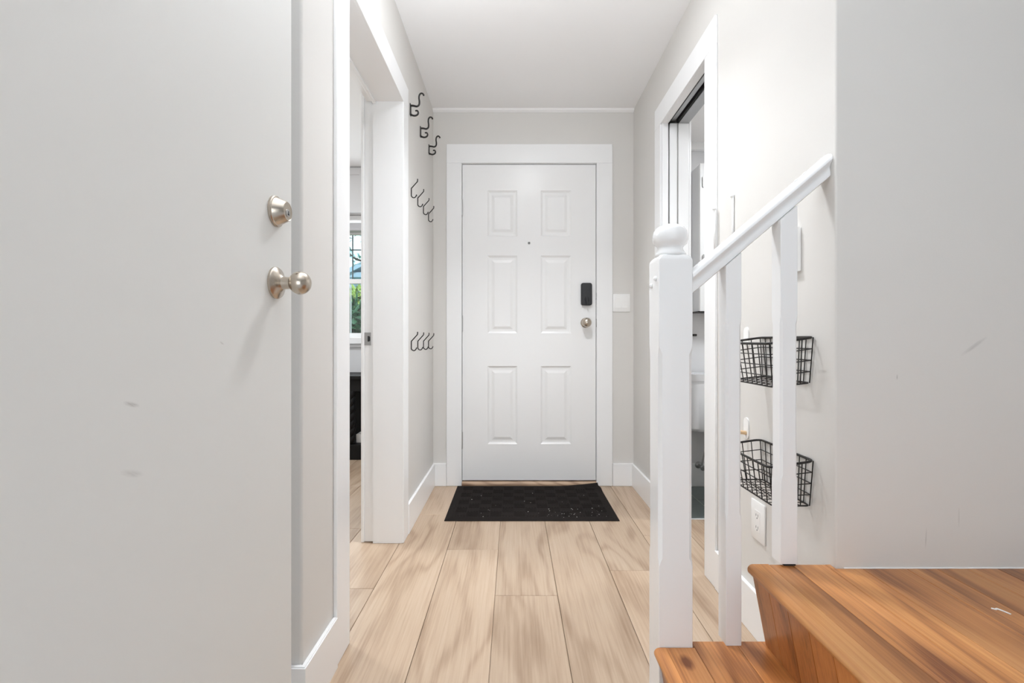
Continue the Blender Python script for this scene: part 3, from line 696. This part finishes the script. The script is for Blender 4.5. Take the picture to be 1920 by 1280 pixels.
# slim white rods by the doorway
def rod(x, y, z0, z1, label, lean=0.0):
    t = thing('slim_rod', label, 'rod', (x, y, z0), 'slim white rods beside the pocket doorway')
    bm = B(); tube(bm, [(x, y, z0), (x, y-lean, z1)] if z0 < z1 else [], 0.004, 10); obj('shaft', bm, 'trim', t, smooth=True)
    for zz, yy in ((z0, y), (z1, y-lean)):
        bm = B(); tube(bm, [(x+0.0038, yy, zz), (x-0.011, yy, zz)], 0.006, 12); obj('bracket_knob', bm, 'trim', t, auto=40)
    return t
rod(XR-CT-0.004, 1.828, 1.285, 1.449, 'slim white rod bracketed on edge of the near doorway casing')
rod(XR-0.0042, 1.70, 1.27, 1.46, 'slim white rod on right wall just behind the handrail', 0.0)

# ------------------------------------------------------------------ door mat
mt = thing('door_mat', 'black ribbed rubber mat in front of the white front door', 'mat', (0.095, 2.81, 0))
MX0, MX1, MY0, MY1, MZ = -0.3635, 0.556, 2.515, 3.112, 0.010
def mlift(x, y):
    return 0.022*max(0, (x-0.30)/0.25)**1.5*max(0, (y-2.98)/0.13)**2
bm = B(); nx, ny = 30, 20; g = {}
for i in range(nx+1):
    for j in range(ny+1):
        x = MX0+(MX1-MX0)*i/nx; y = MY0+(MY1-MY0)*j/ny
        if i == nx and j >= ny-1: x -= 0.012
        e = min(i, nx-i, j, ny-j)
        for lv, z in ((0, 0.0006), (1, MZ-0.006 if e == 0 else MZ)):
            g[i, j, lv] = bm.verts.new((x, y, z+mlift(x, y)))
for i in range(nx):
    for j in range(ny):
        bm.faces.new((g[i, j, 1], g[i+1, j, 1], g[i+1, j+1, 1], g[i, j+1, 1])); bm.faces.new((g[i, j, 0], g[i, j+1, 0], g[i+1, j+1, 0], g[i+1, j, 0]))
for i in range(nx):
    bm.faces.new((g[i, 0, 0], g[i+1, 0, 0], g[i+1, 0, 1], g[i, 0, 1])); bm.faces.new((g[i+1, ny, 0], g[i, ny, 0], g[i, ny, 1], g[i+1, ny, 1]))
for j in range(ny):
    bm.faces.new((g[0, j+1, 0], g[0, j, 0], g[0, j, 1], g[0, j+1, 1])); bm.faces.new((g[nx, j, 0], g[nx, j+1, 0], g[nx, j+1, 1], g[nx, j, 1]))
obj('mat_base', bm, 'rubber', mt)
bm = B(); cs = 0.064
for a in range(13):
    for b_ in range(8):
        x0 = MX0+0.044+cs*a; y0 = MY0+0.043+cs*b_
        for k in range(4):
            q = cs*(k+0.2)/4
            l = mlift(x0+cs/2, y0+cs/2)
            if (a+b_) % 2: box(bm, x0+0.003, x0+cs-0.003, y0+q, y0+q+0.009, MZ-0.002+l, MZ+0.0016+l)
            else: box(bm, x0+q, x0+q+0.009, y0+0.003, y0+cs-0.003, MZ-0.002+l, MZ+0.0016+l)
rb = obj('ribs', bm, 'rubber', mt); rb['kind'] = 'stuff'
bm = B()
for i in range(46):
    if i < 30: x = R.uniform(0.18, 0.5); y = R.uniform(MY0+0.02, MY0+0.16)
    else: x = R.uniform(MX0+0.05, MX1-0.05); y = R.uniform(MY0+0.03, MY1-0.15)
    s = R.uniform(0.0007, 0.0018); an = R.uniform(0, 3.1); l = s*R.uniform(1, 3.5)
    tube(bm, [(x, y, MZ+0.0026), (x+l*math.cos(an), y+l*math.sin(an), MZ+0.0026)], s*0.8, 5)
tag(obj('lint', bm, 'lint'), 'pale lint and crumbs scattered over the black mat', 'lint', kind='stuff')

# ------------------------------------------------------------------ side room seen through the left doorway: window, cabinet, black console
wn = thing('window_1', 'white sash window of the side room seen through the left doorway', 'window', ((WX0+WX1)/2, 4.3, WZ0), kind='structure')
def wbox(name, a, m='trim', par=None, bev=0.003):
    bm = B(); box(bm, *a, bev=bev); return obj(name, bm, m, par or wn)
wbox('sill', (WX0-0.1, WX1+0.1, 4.24, 4.36, 0.915, 0.972)); wbox('apron', (WX0-0.06, WX1+0.06, 4.282, 4.3, 0.885, 0.914))
wbox('side_casing', (WX0-0.09, WX0, 4.285, 4.3, 0.974, 1.99)); wbox('side_casing', (WX1, WX1+0.09, 4.285, 4.3, 0.974, 1.99)); wbox('head_casing', (WX0-0.1, WX1+0.1, 4.28, 4.3, 1.99, 2.06))
sh = wbox('roller_shade', (WX0+0.01, WX1-0.01, 4.27, 4.34, 1.92, 1.988), 'shade'); wbox('shade_hem', (WX0+0.01, WX1-0.01, 4.265, 4.275, 1.925, 1.945), 'shade', sh, 0.002)
for (nm, z0, z1, yy) in (('upper_sash', 1.46, 1.945, 4.365), ('lower_sash', 0.972, 1.50, 4.345)):
    f = 0.04; bm = B()
    box(bm, WX0, WX1, yy, yy+0.03, z0, z0+f); box(bm, WX0, WX1, yy, yy+0.03, z1-f, z1); box(bm, WX0, WX0+f, yy, yy+0.03, z0, z1); box(bm, WX1-f, WX1, yy, yy+0.03, z0, z1)
    s_ = obj(nm, bm, 'trim', wn)
    bm = B(); box(bm, WX0+f, WX1-f, yy+0.013, yy+0.017, z0+f, z1-f); obj('pane', bm, 'glass', s_)
    mb = B()
    mxp = (661-963)*4.38/900
    if nm == 'upper_sash':
        for xx in (mxp, mxp-0.27, mxp+0.27): box(mb, xx-0.005, xx+0.005, yy+0.018, yy+0.024, z0+f, z1-f)
        box(mb, WX0+f, WX1-f, yy+0.018, yy+0.024, 1.766, 1.776); obj('glazing_bar', mb, 'muntin', s_)
    else:
        for xx in (mxp-0.01, mxp-0.28, mxp+0.27): box(mb, xx-0.004, xx+0.004, yy+0.018, yy+0.024, z0+f, z1-f)
        obj('glazing_bar', mb, 'trim', s_)
ca = thing('wall_cabinet', 'pale grey shaker cabinet above the side room window', 'cabinet', (-1.5, 4.2, 2.04))
bm = B(); box(bm, -2.1, -0.75, 4.16, 4.278, 2.062, ZC-0.002); obj('carcass', bm, 'room', ca)
xd = (673.5-963)*4.14/900
a, b_ = -2.1, xd+0.06
bm = B(); f = 0.06
box(bm, a, a+f, 4.14, 4.159, 2.052, ZC-0.012); box(bm, xd, b_, 4.14, 4.159, 2.052, ZC-0.012); box(bm, a+f, xd, 4.14, 4.159, 2.052, 2.052+f*0.7); box(bm, a+f, xd, 4.14, 4.159, ZC-0.07, ZC-0.012); box(bm, a+f, xd, 4.15, 4.159, 2.052+f*0.7, ZC-0.07)
obj('door', bm, 'room', ca)
bm = B(); box(bm, b_+0.004, -0.75, 4.14, 4.159, 2.052, ZC-0.012, bev=0.002); obj('door', bm, 'room', ca)

bk = thing('console_cabinet', 'black carved cabinet with twisted columns under the side room window', 'cabinet', (-1.5, 4.0, 0))
bm = B(); box(bm, -2.1, -1.0, 3.78, 4.2, 0.635, 0.668, bev=0.006); obj('top', bm, 'ebony', bk)
bm = B(); box(bm, -2.08, -1.02, 3.81, 4.19, 0.54, 0.635, bev=0.003); obj('frieze', bm, 'ebony', bk)
bm = B(); box(bm, -2.08, -1.02, 4.15, 4.19, 0.05, 0.54); obj('back_panel', bm, 'ebony', bk)
bm = B(); box(bm, -2.08, -1.02, 3.80, 4.19, 0.0, 0.12, bev=0.004); obj('plinth', bm, 'ebony', bk)
for x in (-1.05, -1.29, -1.65, -2.04):
    bm = B(); pts = []; rad = []
    for i in range(61):
        z = 0.12+0.42*i/60; a = i/60*2*P*3.5
        pts.append((x+0.009*math.cos(a), 3.83+0.009*math.sin(a), z)); rad.append(0.020)
    tube(bm, pts, rad, 10)
    pts = [(x-(p[0]-x), 3.83-(p[1]-3.83), p[2]) for p in pts]; tube(bm, pts, rad, 10)
    obj('twisted_column', bm, 'ebony', bk, smooth=True)
bm = B(); box(bm, -1.27, -1.10, 3.87, 3.98, 0.1205, 0.19, bev=0.003); o = obj('paper_pack', bm, 'paper'); o.rotation_euler = (0, 0, 0); tag(o, 'small white paper pack lying in the black cabinet', 'paper')
# ------------------------------------------------------------------ bathroom
bc_ = thing('medicine_cabinet', 'white cabinet above the toilet with two chrome hinges', 'cabinet', (1.38, 3.05, 1.13))
bm = B(); box(bm, 1.16, 1.62, 3.0, YB-0.0065, 1.13, 2.045, bev=0.002); obj('body', bm, 'porcelain', bc_)
bm = B(); box(bm, 1.157, 1.623, 2.98, 2.999, 1.128, 2.047, bev=0.002); bd = obj('door', bm, 'trim', bc_)
bm = B(); box(bm, 1.15, 1.63, 2.985, YB-0.0065, 1.122, 1.1295, bev=0.001); o = obj('bottom_edge', bm, 'black', bc_); o['label'] = 'thin black lower edge'
for z in (1.93, 1.445):
    bm = B(); prism(bm, [(1.172, z-0.028), (1.178, z-0.036), (1.184, z-0.028), (1.184, z+0.028), (1.178, z+0.036), (1.172, z+0.028)], 2.972, 2.9795, 'Y'); obj('hinge', bm, 'steel', bd)
tl = thing('toilet', 'white toilet with tank against the bathroom wall', 'toilet', (1.30, 2.9, 0))
def rbox_tank(cx, hw, y0, y1, z0, z1, r, taper):
    bm = B(); rings = []
    for (z, k) in ((z0, taper), (z0+0.02, taper*0.4), (z1, 0)):
        pts = arc(cx+hw-k-r, y0+k+r, r, -90, 0, 6)+[(cx+hw-k, y1), (cx-hw+k, y1)]+arc(cx-hw+k+r, y0+k+r, r, 180, 270, 6)
        rings.append([bm.verts.new((a, b_, z)) for a, b_ in pts])
    n = len(rings[0])
    for a, b_ in zip(rings[:-1], rings[1:]):
        for k in range(n): bm.faces.new((a[k], a[(k+1) % n], b_[(k+1) % n], b_[k]))
    bm.faces.new(rings[0][::-1]); bm.faces.new(rings[-1]); return bm
obj('tank', rbox_tank(1.30, 0.225, 2.915, 3.10, 0.385, 0.70, 0.05, 0.03), 'porcelain', tl, auto=40)
obj('tank_lid', rbox_tank(1.30, 0.235, 2.90, 3.105, 0.70, 0.742, 0.055, 0.008), 'porcelain', tl, auto=40)
bm = B(); pr = []
for (z, hx, yf, yb) in ((0.001, 0.10, 2.50, 2.98), (0.16, 0.095, 2.46, 2.98), (0.28, 0.13, 2.36, 2.99), (0.36, 0.18, 2.27, 3.0), (0.40, 0.185, 2.25, 3.0)):
    ym = (yf+yb)/2; ring = []
    for k in range(28):
        a = 2*P*k/28; ring.append(bm.verts.new((1.30+hx*math.sin(a), ym+(yb-yf)/2*math.cos(a), z)))
    pr.append(ring)
for a, b_ in zip(pr[:-1], pr[1:]):
    for k in range(28): bm.faces.new((a[k], b_[k], b_[(k+1) % 28], a[(k+1) % 28]))
bm.faces.new(pr[0]); bm.faces.new(pr[-1][::-1]); bmesh.ops.recalc_face_normals(bm, faces=bm.faces[:]); obj('bowl', bm, 'porcelain', tl, smooth=True)
bm = B(); lathe(bm, [(0.19, 0), (0.195, 0.01), (0.19, 0.028), (0.15, 0.034), (0, 0.036)], (1.30, 2.56, 0.40), (0, 0, 1), 32)
for v in bm.verts: v.co.y = 2.56+(v.co.y-2.56)*1.45
obj('seat', bm, 'porcelain', tl, smooth=True)
vx, vy = (1314-963)*3.07/900, 3.07
vl = thing('supply_valve', 'chrome water supply valve on the wall beside the toilet', 'valve', (vx, 3.1, 0.13))
bm = B(); tube(bm, [(vx, 3.11, 0.14), (vx, 3.05, 0.14)], 0.008, 12); lathe(bm, [(0.022, 0), (0.018, 0.006), (0.009, 0.009)], (vx, 3.1098, 0.14), (0, -1, 0), 20); obj('valve_body', bm, 'steel', vl, auto=40)
bm = B(); lathe(bm, [(0.004, 0), (0.004, 0.012), (0.016, 0.012), (0.017, 0.018), (0.013, 0.022), (0, 0.022)], (vx, 3.05, 0.14), (0, -1, 0), 16); obj('handle', bm, 'steel', vl, auto=40)
bm = B(); tube(bm, smooth_path([(vx, 3.06, 0.145), (vx+0.012, 3.06, 0.2), (vx+0.03, 3.055, 0.30), (vx+0.035, 3.05, 0.384)], 5), 0.0055, 8); obj('hose', bm, 'steel', vl, smooth=True)
bx_, bz_ = (1303-963)*3.1/900, 0.95+9*3.1/900
bm = B(); box(bm, bx_-0.016, bx_+0.012, 3.095, YB-0.0062, bz_-0.007, bz_+0.007, bev=0.002); tag(obj('paper_hook', bm, 'black'), 'small black hook on the bathroom wall above the tank', 'hook')
bf = tag(obj('floor_bathroom', box(B(), WR2, 2.6, 2.54, YB-0.006, -0.0088, -0.003), 'grout'), 'grey green tile floor of the bathroom', 'floor', kind='structure')
jx = 1.094; ts = 0.305
for i in range(-1, 5):
    for j in range(2):
        x0, x1 = max(jx+ts*i, WR2), jx+ts*(i+1); y0, y1 = 2.553+ts*j, min(2.553+ts*(j+1), YB-0.021)
        bm = B(); box(bm, x0+0.002, x1-0.002, y0+0.002, y1-0.002, -0.003, 0.0, bev=0.0008, seg=1); obj('tile', bm, 'tile', bf)
bm = B(); box(bm, WR2, 1.3, 2.541, 2.552, -0.003, 0.002, bev=0.001); o = obj('edge_strip', bm, 'trim', bf)

# ------------------------------------------------------------------ outside the window
bm = B(); box(bm, -40, 20, 4.5, 70, -0.6, -0.5); tag(obj('ground_garden', bm, 'lawn'), 'green lawn outside the window', 'ground', kind='structure')
def leaf_cloud(bm, n, cx, cy, cz, rx, ry, rz, ln, wd, seed):
    r = random.Random(seed)
    for _ in range(n):
        while True:
            u = Vector((r.uniform(-1, 1), r.uniform(-1, 1), r.uniform(-1, 1)))
            if 0.2 < u.length < 1: break
        p = Vector((cx+u.x*rx, cy+u.y*ry, cz+u.z*rz))
        d = Vector((r.uniform(-1, 1), r.uniform(-1, 0.4), r.uniform(-0.7, 0.9))).normalized()
        s = d.cross(Vector((r.uniform(-.3, .3), r.uniform(-1, -.2), 1))).normalized(); nn = d.cross(s)
        l = ln*r.uniform(0.7, 1.3); w_ = wd*r.uniform(0.7, 1.2)
        a = bm.verts.new(p); b1 = bm.verts.new(p+d*l*0.45+s*w_+nn*w_*0.25); b2 = bm.verts.new(p+d*l*0.45-s*w_+nn*w_*0.25); e = bm.verts.new(p+d*l-nn*l*0.12); mdd = bm.verts.new(p+d*l*0.5)
        bm.faces.new((a, b1, mdd)); bm.faces.new((b1, e, mdd)); bm.faces.new((a, mdd, b2)); bm.faces.new((mdd, e, b2))
def shrub(x, y, z, rx, rz, n, m, ln, wd, label, seed, z0=-0.5):
    t = thing('garden_shrub', label, 'shrub', (x, y, z0))
    bm = B()
    for k in range(5): tube(bm, smooth_path([(x+0.05*(k-2), y, z0), (x+0.1*(k-2), y+0.03, (z0+z)/2), (x+0.16*(k-2)*rx, y, z+rz*0.5)], 4), 0.015, 6)
    obj('stems', bm, 'bark', t)
    bm = B(); leaf_cloud(bm, n, x, y, z, rx, 0.45, rz, ln, wd, seed); f = obj('foliage', bm, m, t); f['kind'] = 'stuff'
shrub(-1.85, 5.6, 0.78, 0.75, 0.58, 5000, 'leaf_dark', 0.16, 0.03, 'deep green broad leaved shrub right outside the window', 3)
shrub(-2.2, 6.6, 1.08, 0.85, 0.56, 6000, 'leaf_light', 0.12, 0.03, 'yellow green shrub behind the deep green one outside the window', 5)
tr = thing('garden_tree', 'hazy blue green tree with hanging branches outside the window', 'tree', (-4.6, 9.5, -0.5))
bm = B(); tube(bm, smooth_path([(-4.6, 9.5, -0.5), (-4.55, 9.5, 1.6), (-4.2, 9.4, 3.2), (-3.6, 9.3, 4.2)], 5), 0.09, 8); tube(bm, smooth_path([(-4.25, 9.42, 3.0), (-3.6, 9.3, 3.1), (-3.1, 9.2, 2.55), (-2.8, 9.2, 2.45)], 4), 0.02, 6); obj('trunk', bm, 'bark', tr)
bm = B(); leaf_cloud(bm, 900, -3.4, 9.4, 3.6, 1.5, 0.8, 0.75, 0.2, 0.035, 9); leaf_cloud(bm, 30, -3.05, 9.2, 2.5, 0.25, 0.2, 0.14, 0.16, 0.03, 10); f = obj('foliage', bm, 'leaf_blue', tr); f['kind'] = 'stuff'
hs = thing('neighbour_house', 'pale blue neighbouring house with gabled roof far outside the window', 'house', (-4.5, 17, -0.5))
bm = B(); box(bm, -9, -2.6, 15.2, 21, -0.5, 2.9); obj('walls', bm, 'house', hs)
bm = B(); prism(bm, [(-5.7, 2.85), (-5.6, 2.75), (-2.0, 4.6), (1.6, 2.75), (1.7, 2.85), (-2.0, 4.75)], 14.8, 21.2, 'Y'); obj('roof', bm, 'roof', hs)
bm = B(); box(bm, -9.2, -4.6, 14.9, 21.2, 2.9, 3.05); obj('roof_edge', bm, 'roof', hs)
for x in (-5.05, -7.0):
    bm = B(); box(bm, x-0.06, x+0.06, 14.95, 15.07, -0.5, 2.9); obj('porch_post', bm, 'roof', hs)
